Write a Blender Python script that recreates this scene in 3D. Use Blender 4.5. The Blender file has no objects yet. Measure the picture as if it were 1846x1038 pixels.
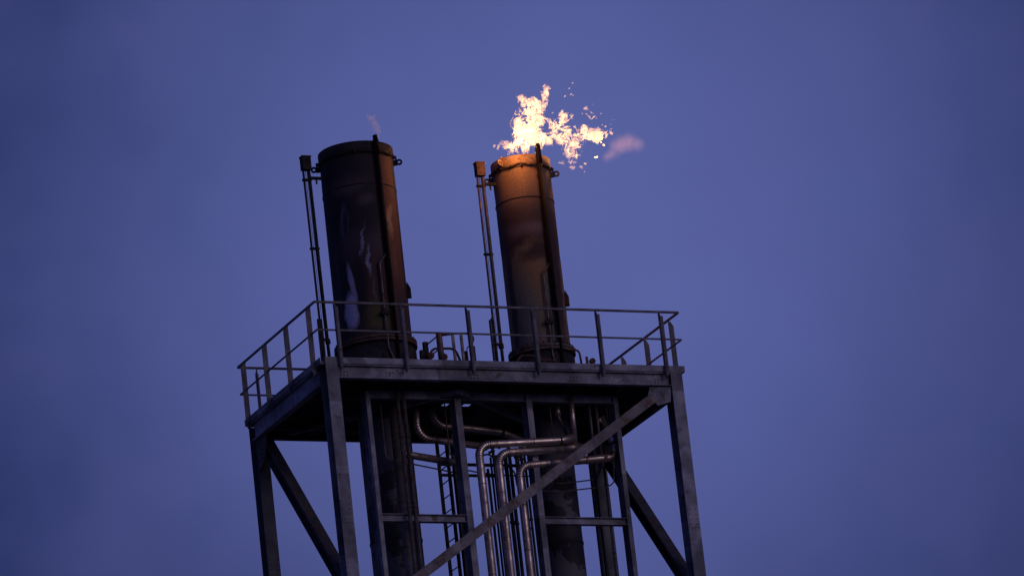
import bpy, math, random
import numpy as np
from mathutils import Vector, Matrix

sc = bpy.context.scene
C = sc.collection
rnd = random.Random(7)
PI = math.pi

# ------------------------------------------------------------------ camera
# world: X along the front edge of the platform, Y away from the camera, Z up, z = 0 at the platform edge plate
PITCH, YAW, ROLL = map(math.radians, (17.64, 25.50, -6.44))
FOC = 11318.97
PCX, PCY = 923.0, 519.0
TV = Vector((-3.6173, -1.3007, 118.797))
def cam_rows():
    cp, sp, c, s = math.cos(PITCH), math.sin(PITCH), math.cos(YAW), math.sin(YAW)
    fwd = Vector((s*cp, c*cp, sp)); right = Vector((c, -s, 0)); up = right.cross(fwd)
    cr, sr = math.cos(ROLL), math.sin(ROLL)
    return cr*right + sr*up, -sr*right + cr*up, fwd
RT, UP, FW = cam_rows()
CAM = -(RT*TV.x + UP*TV.y + FW*TV.z)
cd = bpy.data.cameras.new('camera'); cam = bpy.data.objects.new('camera', cd); C.objects.link(cam)
cd.sensor_width = 36; cd.sensor_fit = 'HORIZONTAL'; cd.lens = FOC/1846*36
cd.clip_start = 1; cd.clip_end = 20000
cam.matrix_world = Matrix(((RT.x, UP.x, -FW.x, CAM.x), (RT.y, UP.y, -FW.y, CAM.y), (RT.z, UP.z, -FW.z, CAM.z), (0, 0, 0, 1)))
sc.camera = cam
GROUND = CAM.z - 1.7

# ------------------------------------------------------------------ light
sc.view_settings.view_transform = 'Standard'; sc.view_settings.look = 'None'
sc.view_settings.exposure = 0; sc.view_settings.gamma = 1
SUN_AZ, SUN_EL = math.radians(158), math.radians(16)     # compass style, clockwise from +Y
w = bpy.data.worlds.new('World'); sc.world = w; w.use_nodes = True
nt = w.node_tree; nt.nodes.clear()
def N(tree, t, **kw):
    n = tree.nodes.new(t)
    for k, v in kw.items():
        if k.startswith('i_'):
            n.inputs[int(k[2:]) if k[2:].isdigit() else k[2:].replace('_', ' ')].default_value = v
        else: setattr(n, k, v)
    return n
L = nt.links.new
out = N(nt, 'ShaderNodeOutputWorld'); bg = N(nt, 'ShaderNodeBackground'); bg2 = N(nt, 'ShaderNodeBackground')
sky = N(nt, 'ShaderNodeTexSky', sky_type='NISHITA', sun_disc=False)
sky.sun_elevation = math.radians(1.0); sky.sun_rotation = SUN_AZ
bg.inputs[1].default_value = 0.006
L(sky.outputs[0], bg.inputs[0])
# dusk overcast: a soft violet-blue cloud sheet, thinner (brighter) in one broad part of the sky
tc = N(nt, 'ShaderNodeTexCoord')
nz = N(nt, 'ShaderNodeTexNoise'); nz.inputs['Scale'].default_value = 14; nz.inputs['Detail'].default_value = 4; nz.inputs['Roughness'].default_value = .55
L(tc.outputs['Generated'], nz.inputs['Vector'])
nz2 = N(nt, 'ShaderNodeTexNoise'); nz2.inputs['Scale'].default_value = 55; nz2.inputs['Detail'].default_value = 3
L(tc.outputs['Generated'], nz2.inputs['Vector'])
thin = (FW + RT*0.004 + UP*0.006).normalized()
dist = N(nt, 'ShaderNodeVectorMath', operation='DISTANCE'); dist.inputs[1].default_value = thin
wz = N(nt, 'ShaderNodeVectorMath', operation='MULTIPLY_ADD'); wz.inputs[1].default_value = (.022, .022, .022); wz.inputs[2].default_value = (0, 0, 0)
wz0 = N(nt, 'ShaderNodeVectorMath', operation='SUBTRACT'); wz0.inputs[1].default_value = (.5, .5, .5); L(nz.outputs['Color'], wz0.inputs[0]); L(wz0.outputs[0], wz.inputs[0]); L(tc.outputs['Generated'], wz.inputs[2]); L(wz.outputs[0], dist.inputs[0])
mr = N(nt, 'ShaderNodeMapRange', interpolation_type='SMOOTHSTEP'); mr.inputs[1].default_value = 0.012; mr.inputs[2].default_value = 0.107
mr.inputs[3].default_value = 0.0; mr.inputs[4].default_value = 1.0
L(dist.outputs['Value'], mr.inputs[0])
cmx = N(nt, 'ShaderNodeMix', data_type='RGBA'); cmx.inputs[6].default_value = (0.100, 0.127, 0.375, 1); cmx.inputs[7].default_value = (0.022, 0.034, 0.140, 1)
L(mr.outputs[0], cmx.inputs[0])
c2 = N(nt, 'ShaderNodeMix', data_type='RGBA'); c2.inputs[7].default_value = (0.115, 0.118, 0.36, 1)
r2 = N(nt, 'ShaderNodeMapRange'); r2.inputs[1].default_value = .38; r2.inputs[2].default_value = .68; r2.inputs[4].default_value = .28
L(nz.outputs[0], r2.inputs[0]); L(r2.outputs[0], c2.inputs[0]); L(cmx.outputs[2], c2.inputs[6])
# only the far side of the vault gets the thin cloud mix; noise is mild
c3 = N(nt, 'ShaderNodeMix', data_type='RGBA', blend_type='MULTIPLY'); c3.inputs[0].default_value = 1
r3 = N(nt, 'ShaderNodeMapRange'); r3.inputs[1].default_value = .3; r3.inputs[2].default_value = .7; r3.inputs[3].default_value = .975; r3.inputs[4].default_value = 1.025
L(nz2.outputs[0], r3.inputs[0]); L(c2.outputs[2], c3.inputs[6]); L(r3.outputs[0], c3.inputs[7])
L(c3.outputs[2], bg2.inputs[0]); bg2.inputs[1].default_value = 0.92
add = N(nt, 'ShaderNodeAddShader'); L(bg.outputs[0], add.inputs[0]); L(bg2.outputs[0], add.inputs[1]); L(add.outputs[0], out.inputs[0])

sd = bpy.data.lights.new('sun', 'SUN'); sd.energy = 0.30; sd.angle = math.radians(30); sd.color = (1.0, .82, .84)
sun = bpy.data.objects.new('sun', sd); C.objects.link(sun)
sdir = Vector((math.sin(SUN_AZ)*math.cos(SUN_EL), math.cos(SUN_AZ)*math.cos(SUN_EL), math.sin(SUN_EL)))
sun.rotation_euler = (-sdir).to_track_quat('-Z', 'Y').to_euler()

# ------------------------------------------------------------------ helpers
def at(px, py, y=None, x=None, z=None):
    """photo pixel -> point on the plane y=, x= or z="""
    d = RT*((px-PCX)/FOC) + UP*((PCY-py)/FOC) + FW
    if y is not None: s = (y-CAM.y)/d.y
    elif x is not None: s = (x-CAM.x)/d.x
    else: s = (z-CAM.z)/d.z
    return CAM + d*s

class MB:
    def __init__(s): s.v = []; s.f = []; s.m = []; s.mi = 0; s.sm = []; s.smooth = False; s.uv = {}
    def add(s, vs, fs, smooth=None):
        b = len(s.v); s.v += [tuple(v) for v in vs]
        for f in fs:
            s.f.append([b+i for i in f]); s.m.append(s.mi); s.sm.append(s.smooth if smooth is None else smooth)
        return s
    def box(s, a, b):
        x0, y0, z0 = [min(a[i], b[i]) for i in range(3)]; x1, y1, z1 = [max(a[i], b[i]) for i in range(3)]
        return s.add([(x0,y0,z0),(x1,y0,z0),(x1,y1,z0),(x0,y1,z0),(x0,y0,z1),(x1,y0,z1),(x1,y1,z1),(x0,y1,z1)],
                     [(0,3,2,1),(4,5,6,7),(0,1,5,4),(1,2,6,5),(2,3,7,6),(3,0,4,7)])
    def obox(s, c, ax, ay, az):
        c = Vector(c); P = []
        for k in (-1, 1):
            for i, j in ((-1,-1),(1,-1),(1,1),(-1,1)): P.append(c + ax*i + ay*j + az*k)
        return s.add(P, [(0,3,2,1),(4,5,6,7),(0,1,5,4),(1,2,6,5),(2,3,7,6),(3,0,4,7)])
    def bar(s, p0, p1, w, h, up=(0,0,1)):
        """rectangular bar; h along up, w sideways"""
        p0 = Vector(p0); p1 = Vector(p1); d = (p1-p0); n = d.normalized(); u = Vector(up); side = n.cross(u).normalized(); u = side.cross(n).normalized()
        return s.obox((p0+p1)/2, side*(w/2), u*(h/2), d/2)
    def isec(s, p0, p1, w, h, up, tf=.018, tw=.014):
        """I section: flanges (width w) at +-h/2 along up, web between"""
        p0 = Vector(p0); p1 = Vector(p1); d = p1-p0; n = d.normalized(); u = Vector(up); side = n.cross(u).normalized(); u = side.cross(n).normalized(); c = (p0+p1)/2
        s.obox(c + u*(h/2-tf/2), side*(w/2), u*(tf/2), d/2); s.obox(c - u*(h/2-tf/2), side*(w/2), u*(tf/2), d/2)
        s.obox(c, side*(tw/2), u*(h/2-tf-.0005), d/2)
        return s
    def lathe(s, c, prof, n=64, a0=0.0, smooth=True, close=True, uvR=None):
        """prof: list of (r, z)"""
        c = Vector(c); vs = []; fs = []
        for r, z in prof:
            for i in range(n):
                a = a0 + 2*PI*i/n; vs.append((c.x + r*math.cos(a), c.y + r*math.sin(a), c.z + z))
        for k in range(len(prof)-1):
            for i in range(n):
                j = (i+1) % n; fs.append((k*n+i, k*n+j, (k+1)*n+j, (k+1)*n+i))
        return s.add(vs, fs, smooth)
    def tube(s, pts, r, n=12, caps=True, smooth=True, radii=None):
        P = [Vector(p) for p in pts]; m = len(P); T = []
        for i in range(m): T.append(((P[min(i+1, m-1)] - P[max(i-1, 0)])).normalized())
        a = Vector((0,0,1)) if abs(T[0].z) < .9 else Vector((1,0,0))
        u = T[0].cross(a).normalized(); vs = []; fs = []
        for i in range(m):
            u = (u - T[i]*u.dot(T[i])).normalized(); v = T[i].cross(u)
            # keep the section round at bends
            rr = r if radii is None else radii[i]
            for k in range(n):
                q = 2*PI*k/n; vs.append(P[i] + (u*math.cos(q) + v*math.sin(q))*rr)
        for i in range(m-1):
            for k in range(n):
                j = (k+1) % n; fs.append((i*n+k, i*n+j, (i+1)*n+j, (i+1)*n+k))
        s.add(vs, fs, smooth)
        if caps:
            b = len(s.v) - m*n
            s.f.append([b+k for k in range(n)][::-1]); s.m.append(s.mi); s.sm.append(False)
            s.f.append([b+(m-1)*n+k for k in range(n)]); s.m.append(s.mi); s.sm.append(False)
        return s
    def cyl(s, p0, p1, r, n=16, smooth=True): return s.tube([p0, p1], r, n, True, smooth)
    def holed_disc(s, c, u, v, R, r, t, n=20):
        """round eye plate: centre c, in plane u,v, hole r, thickness t"""
        c = Vector(c); u = Vector(u).normalized(); v = Vector(v).normalized(); nn = u.cross(v)*(t/2); vs = []; fs = []
        for sg in (-1, 1):
            for rr in (r, R):
                for i in range(n):
                    a = 2*PI*i/n; vs.append(c + nn*sg + (u*math.cos(a) + v*math.sin(a))*rr)
        for i in range(n):
            j = (i+1) % n
            fs += [(i, n+i, n+j, j), (2*n+i, 2*n+j, 3*n+j, 3*n+i), (n+i, 3*n+i, 3*n+j, n+j), (i, j, 2*n+j, 2*n+i)]
        return s.add(vs, fs, False)
    def plate(s, pts, nrm, t):
        """flat polygon plate with thickness"""
        nn = Vector(nrm).normalized()*(t/2); P = [Vector(p) for p in pts]; k = len(P)
        fs = [list(range(k))[::-1], list(range(k, 2*k))]
        for i in range(k): fs.append((i, (i+1) % k, k+(i+1) % k, k+i))
        return s.add([p-nn for p in P] + [p+nn for p in P], fs)
    def bolts(s, pts, nrm, r=.014, h=.016):
        nn = Vector(nrm).normalized()
        for p in pts: s.cyl(Vector(p), Vector(p)+nn*h, r, 6, False)
        return s
    def build(s, name, mats, parent=None, origin=None):
        o0 = Vector(origin) if origin is not None else (parent.matrix_world.translation if parent is not None and parent.type == 'EMPTY' and False else Vector((0,0,0)))
        me = bpy.data.meshes.new(name)
        base = ROOTS.get(parent.name, Vector((0,0,0))) if parent is not None else o0
        me.from_pydata([tuple(Vector(v)-base) for v in s.v], [], s.f)
        if not isinstance(mats, (list, tuple)): mats = [mats]
        for m in mats: me.materials.append(m)
        me.polygons.foreach_set('material_index', s.m); me.polygons.foreach_set('use_smooth', s.sm)
        me.update()
        o = bpy.data.objects.new(name, me); C.objects.link(o)
        if parent is not None:
            o.parent = parent; ROOTS[o.name] = base
        else: o.location = o0; ROOTS[o.name] = o0
        return o
ROOTS = {}
def tag(o, label=None, cat=None, group=None, kind=None):
    if label: o['label'] = label
    if cat: o['category'] = cat
    if group: o['group'] = group
    if kind: o['kind'] = kind
    return o
def thing(name, label, cat, loc, group=None):
    o = bpy.data.objects.new(name, None); C.objects.link(o); o.location = loc; o.empty_display_size = .2
    ROOTS[o.name] = Vector(loc)
    return tag(o, label, cat, group)

def fillet(pts, rad, seg=6):
    """round the corners of a polyline; returns points and the indices that lie on bends"""
    P = [Vector(p) for p in pts]; o = [P[0]]; marks = []
    rads = rad if isinstance(rad, (list, tuple)) else [rad]*len(P)
    for i in range(1, len(P)-1):
        a = (P[i-1]-P[i]); b = (P[i+1]-P[i]); r = min(rads[i], a.length*.48, b.length*.48)
        ang = a.angle(b)
        if ang > PI - .05: o.append(P[i]); continue
        t = min(r/math.tan(ang/2), a.length*.49, b.length*.49); r = t*math.tan(ang/2)
        p0 = P[i] + a.normalized()*t; p1 = P[i] + b.normalized()*t
        bis = (a.normalized()+b.normalized()).normalized(); cc = P[i] + bis*(r/math.sin(ang/2))
        v0 = p0-cc; v1 = p1-cc; th = v0.angle(v1)
        for k in range(seg+1):
            q = k/seg; v = (v0*math.sin((1-q)*th) + v1*math.sin(q*th))/math.sin(th)
            marks.append(len(o)); o.append(cc+v)
    o.append(P[-1]); return o, marks

# ------------------------------------------------------------------ materials
def mat(name, col, col2=None, rough=.6, metal=0., scale=3., rust=0., bump=0., rustcol=(.09, .035, .02), lo=.4, hi=.62, streak=1., patches=0.):
    m = bpy.data.materials.new(name); m.use_nodes = True; t = m.node_tree; l = t.links.new
    b = t.nodes['Principled BSDF']; b.inputs['Roughness'].default_value = rough; b.inputs['Metallic'].default_value = metal
    b.inputs['Specular IOR Level'].default_value = .1 if 'soot' in name else .35
    tc = N(t, 'ShaderNodeTexCoord'); mp = N(t, 'ShaderNodeMapping'); mp.inputs['Scale'].default_value = (1, 1, streak); l(tc.outputs['Object'], mp.inputs[0])
    n1 = N(t, 'ShaderNodeTexNoise'); n1.inputs['Scale'].default_value = scale; n1.inputs['Detail'].default_value = 7; n1.inputs['Roughness'].default_value = .62
    l(mp.outputs[0], n1.inputs['Vector'])
    r1 = N(t, 'ShaderNodeMapRange'); r1.inputs[1].default_value = lo; r1.inputs[2].default_value = hi; l(n1.outputs[0], r1.inputs[0])
    mx = N(t, 'ShaderNodeMix', data_type='RGBA'); mx.inputs[6].default_value = (*col, 1); mx.inputs[7].default_value = (*(col2 or [c*.6 for c in col]), 1)
    l(r1.outputs[0], mx.inputs[0]); res = mx.outputs[2]
    if patches:
        br = N(t, 'ShaderNodeTexVoronoi', feature='F1', distance='CHEBYCHEV'); br.inputs['Scale'].default_value = 1.1; l(tc.outputs['Object'], br.inputs['Vector'])
        rp = N(t, 'ShaderNodeMapRange'); rp.inputs[1].default_value = 0; rp.inputs[2].default_value = 1; rp.inputs[3].default_value = 1-patches; rp.inputs[4].default_value = 1+patches
        sp = N(t, 'ShaderNodeSeparateColor'); l(br.outputs['Color'], sp.inputs[0]); l(sp.outputs[0], rp.inputs[0])
        mm = N(t, 'ShaderNodeMix', data_type='RGBA', blend_type='MULTIPLY'); mm.inputs[0].default_value = 1; l(res, mm.inputs[6]); l(rp.outputs[0], mm.inputs[7]); res = mm.outputs[2]
    if rust:
        n2 = N(t, 'ShaderNodeTexNoise'); n2.inputs['Scale'].default_value = scale*1.7; n2.inputs['Detail'].default_value = 8; n2.inputs['Roughness'].default_value = .7
        l(mp.outputs[0], n2.inputs['Vector'])
        r2 = N(t, 'ShaderNodeMapRange'); r2.inputs[1].default_value = .62-rust*.25; r2.inputs[2].default_value = .70-rust*.2; l(n2.outputs[0], r2.inputs[0])
        m2 = N(t, 'ShaderNodeMix', data_type='RGBA'); m2.inputs[7].default_value = (*rustcol, 1); l(res, m2.inputs[6]); l(r2.outputs[0], m2.inputs[0]); res = m2.outputs[2]
    l(res, b.inputs['Base Color'])
    rr = N(t, 'ShaderNodeMapRange'); rr.inputs[1].default_value = .3; rr.inputs[2].default_value = .7; rr.inputs[3].default_value = max(.05, rough-.12); rr.inputs[4].default_value = min(1, rough+.15)
    l(n1.outputs[0], rr.inputs[0]); l(rr.outputs[0], b.inputs['Roughness'])
    if bump:
        bp = N(t, 'ShaderNodeBump'); bp.inputs['Strength'].default_value = bump; bp.inputs['Distance'].default_value = .02; l(n1.outputs[0], bp.inputs['Height']); l(bp.outputs[0], b.inputs['Normal'])
    return m
M = dict(
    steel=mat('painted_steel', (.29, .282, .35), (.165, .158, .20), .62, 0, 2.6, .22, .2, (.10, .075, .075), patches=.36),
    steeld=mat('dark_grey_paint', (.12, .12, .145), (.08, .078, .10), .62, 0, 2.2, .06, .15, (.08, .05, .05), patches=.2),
    rail=mat('rail_steel', (.155, .14, .165), (.10, .09, .11), .6, 0, 4, .15, .2),
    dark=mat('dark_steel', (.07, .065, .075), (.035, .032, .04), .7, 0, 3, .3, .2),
    brace=mat('weathered_brace', (.24, .21, .225), (.13, .11, .12), .65, 0, 2.5, .40, .3, (.13, .07, .045), patches=.2),
    deck=mat('deck_plate', (.06, .055, .06), (.03, .028, .032), .8, 0, 3, .3, .2),
    clad=mat('metal_cladding', (.66, .53, .48), (.40, .31, .28), .36, .8, 5, .22, .3, (.20, .10, .06)),
    cladd=mat('dull_cladding', (.24, .21, .22), (.14, .12, .13), .45, .7, 5, .2, .25, (.10, .05, .03)),
    band=mat('cladding_band', (.10, .08, .08), (.06, .05, .05), .6, .5, 8),
    pipe=mat('small_pipe', (.17, .14, .145), (.09, .075, .08), .45, .4, 6, .35, .15),
    rusty=mat('rusty_metal', (.13, .07, .055), (.07, .04, .035), .8, 0, 9, .4, .3),
    black=mat('burnt_metal', (.028, .022, .025), (.015, .012, .014), .8, 0, 5, .25, .3, (.06, .03, .025)),
    soot=mat('soot_coated_pipe', (.013, .010, .012), (.008, .006, .008), .9, 0, 5),  # burnt metal darkened further: the pilot pipe's shadow side is painted into this colour
    pipe_main=mat('riser_steel', (.035, .03, .038), (.13, .12, .15), .7, 0, 1.1, .0, .2, lo=.52, hi=.535),
    ground=mat('ground_soil', (.16, .14, .12), (.11, .10, .09), .9, 0, .05),
)

def stack_mat(name, build):
    """procedural burn pattern and painted flame glow on the shell's UV map: u = metres round from the viewer-facing side, v = metres up"""
    m = bpy.data.materials.new(name); m.use_nodes = True; t = m.node_tree; l = t.links.new; b = t.nodes['Principled BSDF']
    b.inputs['Roughness'].default_value = .72; b.inputs['Specular IOR Level'].default_value = .3
    uv = N(t, 'ShaderNodeUVMap', uv_map='shell'); 
    nd = N(t, 'ShaderNodeTexNoise'); nd.inputs['Scale'].default_value = 2.6; nd.inputs['Detail'].default_value = 6; nd.inputs['Roughness'].default_value = .6
    l(uv.outputs[0], nd.inputs['Vector'])
    sub = N(t, 'ShaderNodeVectorMath', operation='SUBTRACT'); sub.inputs[1].default_value = (.5, .5, .5); l(nd.outputs['Color'], sub.inputs[0])
    def warp(k):
        s = N(t, 'ShaderNodeVectorMath', operation='MULTIPLY_ADD'); s.inputs[1].default_value = (k, k*1.3, 0); l(sub.outputs[0], s.inputs[0]); l(uv.outputs[0], s.inputs[2]); return s.outputs[0]
    cache = {}
    def W(k):
        if k not in cache: cache[k] = warp(k)
        return cache[k]
    state = {'c': None}
    def base(c1, c2, scale=3, sv=.35):
        mp = N(t, 'ShaderNodeMapping'); mp.inputs['Scale'].default_value = (1, sv, 1); l(W(.3), mp.inputs[0])
        n = N(t, 'ShaderNodeTexNoise'); n.inputs['Scale'].default_value = scale; n.inputs['Detail'].default_value = 8; n.inputs['Roughness'].default_value = .65; l(mp.outputs[0], n.inputs['Vector'])
        r = N(t, 'ShaderNodeMapRange'); r.inputs[1].default_value = .36; r.inputs[2].default_value = .66; l(n.outputs[0], r.inputs[0])
        x = N(t, 'ShaderNodeMix', data_type='RGBA'); x.inputs[6].default_value = (*c1, 1); x.inputs[7].default_value = (*c2, 1); l(r.outputs[0], x.inputs[0]); state['c'] = x.outputs[2]; state['n'] = n
    def blob(u, v, ru, rv, col, soft=.3, wk=.35, tilt=0., amt=1.):
        a = N(t, 'ShaderNodeVectorMath', operation='SUBTRACT'); a.inputs[1].default_value = (u, v, 0); l(W(wk), a.inputs[0])
        mp = N(t, 'ShaderNodeMapping'); mp.inputs['Rotation'].default_value = (0, 0, tilt); l(a.outputs[0], mp.inputs[0])
        d = N(t, 'ShaderNodeVectorMath', operation='MULTIPLY'); d.inputs[1].default_value = (1/ru, 1/rv, 0); l(mp.outputs[0], d.inputs[0])
        ln = N(t, 'ShaderNodeVectorMath', operation='LENGTH'); l(d.outputs[0], ln.inputs[0])
        r = N(t, 'ShaderNodeMapRange', interpolation_type='SMOOTHSTEP'); r.inputs[1].default_value = 1-soft; r.inputs[2].default_value = 1+soft; r.inputs[3].default_value = amt; r.inputs[4].default_value = 0
        l(ln.outputs['Value'], r.inputs[0])
        x = N(t, 'ShaderNodeMix', data_type='RGBA'); x.inputs[7].default_value = (*col, 1); l(state['c'], x.inputs[6]); l(r.outputs[0], x.inputs[0]); state['c'] = x.outputs[2]
    build(base, blob)
    # fine grime
    g = N(t, 'ShaderNodeTexNoise'); g.inputs['Scale'].default_value = 28; g.inputs['Detail'].default_value = 5; l(uv.outputs[0], g.inputs['Vector'])
    gr = N(t, 'ShaderNodeMapRange'); gr.inputs[1].default_value = .3; gr.inputs[2].default_value = .7; gr.inputs[3].default_value = .72; gr.inputs[4].default_value = 1.2; l(g.outputs[0], gr.inputs[0])
    x = N(t, 'ShaderNodeMix', data_type='RGBA', blend_type='MULTIPLY'); x.inputs[0].default_value = 1; l(state['c'], x.inputs[6]); l(gr.outputs[0], x.inputs[7])
    l(x.outputs[2], b.inputs['Base Color'])
    bp = N(t, 'ShaderNodeBump'); bp.inputs['Strength'].default_value = .35; bp.inputs['Distance'].default_value = .03; l(state['n'].outputs[0], bp.inputs['Height']); l(bp.outputs[0], b.inputs['Normal'])
    return m

# ------------------------------------------------------------------ ground far below
g = MB(); g.add([(-6000,-6000,GROUND),(6000,-6000,GROUND),(6000,6000,GROUND),(-6000,6000,GROUND)], [(0,1,2,3)])
tag(g.build('ground', M['ground']), kind='structure')

# ------------------------------------------------------------------ support tower
W_, D_ = 7.629, 3.981
tower = thing('support_tower', 'dark four-legged steel tower of columns, beams and diagonal braces carrying the railed platform', 'tower', (W_/2, D_/2, GROUND))
CW, CD = .25, .30
xl0 = at(587.5, 660, y=-.02).x; xl1 = xl0 + CW
xr1 = at(1229.5, 675, y=-.02).x; xr0 = xr1 - CW
def column(xa, ya, top, mt='steel'):
    m = MB(); m.isec((xa+CW/2, ya+CD/2, GROUND), (xa+CW/2, ya+CD/2, top), CW, CD, (0, 1, 0))
    # splice plates
    for z in (-3.05,):
        m.box((xa+.02, ya-.012, z-.22), (xa+CW-.02, ya-.001, z+.22))
        m.bolts([(xa+.06+i*.13, ya-.012, z-.15+k*.1) for i in range(2) for k in range(4)], (0,-1,0))
    return m.build('column', M[mt], tower)
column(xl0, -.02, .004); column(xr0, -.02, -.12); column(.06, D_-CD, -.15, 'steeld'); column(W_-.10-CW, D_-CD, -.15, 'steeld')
# front and back beams (channel webs with flanges), side beams
def beam(p0, p1, h, ztop, up=(0,0,1), w=.14):
    m = MB(); p0 = Vector(p0); p1 = Vector(p1); p0.z = p1.z = ztop-h/2
    m.isec(p0, p1, w, h, up, .016, .012); return m
def bolt_group(m, x, y, z, n=3, k=2, s=.07):
    m.bolts([(x+i*s, y, z+j*s) for i in range(n) for j in range(k)], (0,-1,0), .016, .02)
fb = beam((xl1+.002, .06, 0), (xr0-.002, .06, 0), .26, -.145)
for x in (xl1+.08, xl1+1.02, xr0-.3, 3.1, 5.2): bolt_group(fb, x, .054, -.33)
fb.build('beam', M['steel'], tower)
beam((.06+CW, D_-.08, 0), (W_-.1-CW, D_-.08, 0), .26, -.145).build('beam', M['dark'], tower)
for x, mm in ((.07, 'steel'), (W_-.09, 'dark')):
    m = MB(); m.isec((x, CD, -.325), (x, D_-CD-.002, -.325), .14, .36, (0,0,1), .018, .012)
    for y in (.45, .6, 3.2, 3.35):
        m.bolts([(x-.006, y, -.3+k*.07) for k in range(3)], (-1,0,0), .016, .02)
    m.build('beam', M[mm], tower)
# joists under the deck and a horizontal diagonal
for i, x in enumerate((1.25, 2.15, 3.15, 4.15, 5.35, 6.45)):
    m = MB(); m.isec((x, .14, -.245), (x, D_-.16, -.245), .1, .18, (0,0,1), .012, .01); m.build('joist', M['dark'], tower)
for y in (1.05, 2.95):
    m = MB(); m.isec((.15, y, -.43), (W_-.17, y, -.43), .12, .16, (0,0,1), .012, .01); m.build('joist', M['dark'], tower)
m = MB(); m.bar((3.0, .5, -.47), (6.9, 3.6, -.47), .10, .10); m.build('deck_brace', M['steel'], tower)
m = MB(); m.bar((.6, 3.3, -.47), (3.0, .5, -.47), .09, .09); m.build('deck_brace', M['steel'], tower)
# diagonal braces
zt = at(1178, 716, y=.04); zb = at(757, 1038, y=.04)
dr = (zb-zt); sl = dr.z/dr.x
p1 = Vector((xl1+.05, .04, zt.z + sl*(xl1+.05-zt.x)))
m = MB(); m.isec(zt, p1, .15, .185, (0,1,0) if False else Vector((0,0,1)), .014, .012)
m.mi = 0; br = m
m2 = MB(); m2.bar(zt, p1, .15, .19); m2.build('brace', M['brace'], tower)
gp = MB(); gp.plate([at(1171,698,y=.02), at(1209,698,y=.02), at(1209,724,y=.02), at(1186,731,y=.02), at(1168,712,y=.02)], (0,1,0), .02)
gp.bolts([at(1179+i*6,706+k*6,y=.01) for i in range(3) for k in range(2)], (0,-1,0), .011)
gp.build('gusset', M['steel'], tower)
for x, mm in ((.19, 'dark'), (W_-.22, 'dark')):
    m = MB(); a = Vector((x, 3.55, -.55)); b_ = Vector((x, .35, -4.35))
    m.isec(a, b_, .22, .24, (0, .65, .76), .016, .012); m.build('brace', M[mm], tower)
    m = MB(); m.plate([(x-.115, 3.70, -.52), (x-.115, 3.15, -.52), (x-.115, 3.30, -.95), (x-.115, 3.70, -1.15)], (1,0,0), .014)
    m.bolts([(x-.123, 3.5-i*.08, -.66-k*.09) for i in range(2) for k in range(4)], (-1,0,0)); m.build('gusset', M['dark'], tower)
# lower levels of the tower, below the picture
for z in (-5.2, -12, -19, -26):
    for a, b_ in (((xl1, .1, z), (xr0, .1, z)), ((.3, D_-.15, z), (W_-.35, D_-.15, z)), ((.19, .28, z), (.19, D_-.3, z)), ((W_-.22, .28, z), (W_-.22, D_-.3, z))):
        m = MB(); m.isec(a, b_, .14, .26, (0,0,1)); m.build('beam', M['dark'], tower)

# ------------------------------------------------------------------ platform deck with real openings
SL = at(677, 624, y=2.0); SR = at(976.5, 636, y=2.0)     # stack axes at flange height
RL, RR = .722, .578
deck = thing('platform_deck', 'dark flat deck plate with edge boards lying on top of the tower beams', 'platform', (W_/2, D_/2, -.14))
hole1 = [at(789, 731, z=-.14), at(801, 722, z=-.14)]; h2 = [at(832, 733, z=-.14), at(842, 722, z=-.14)]
hx0, hy = hole1[0].x, hole1[0].y
def cells():
    # rectangles removed: an opening between the stacks
    ox = sorted([hole1[0].x-.05, hole1[0].x+.20, h2[0].x-.02, h2[0].x+.14]); oy = (hole1[0].y-.32, hole1[0].y+.02)
    xs = [0.02] + ox + [W_-.02]; ys = [.02, oy[0], oy[1], D_-.02]; o = []
    for i in range(len(xs)-1):
        for j in range(3):
            if j == 1 and i in (1, 3): continue
            o.append((xs[i], ys[j], xs[i+1], ys[j+1]))
    return o
m = MB()
for a in cells(): m.box((a[0], a[1], -.143), (a[2], a[3], -.133))
m.build('deck_plate', M['deck'], deck)
m = MB(); m.box((xl1+.01, -.012, -.118), (W_+.0, -.001, 0)); m.box((xl1+.01, -.001, -.130), (W_, .05, -.118)); m.build('edge_board', M['steel'], deck)
m = MB(); m.box((-.012, .03, -.118), (-.001, D_+.0, 0)); m.box((-.001, .03, -.130), (.05, D_, -.118)); m.build('edge_board', M['steel'], deck)
m = MB(); m.box((W_+.001, .0, -.118), (W_+.012, D_, 0)); m.build('edge_board', M['steel'], deck)
m = MB(); m.box((-.001, D_+.001, -.118), (W_, D_+.012, 0)); m.build('edge_board', M['dark'], deck)
m = MB(); q = at(521.5, 688, x=-.02); m.holed_disc((.02, q.y, .02), (0,1,0), (0,0,1), .085, .001, .02); m.build('round_plate', M['steel'], deck)

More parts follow.
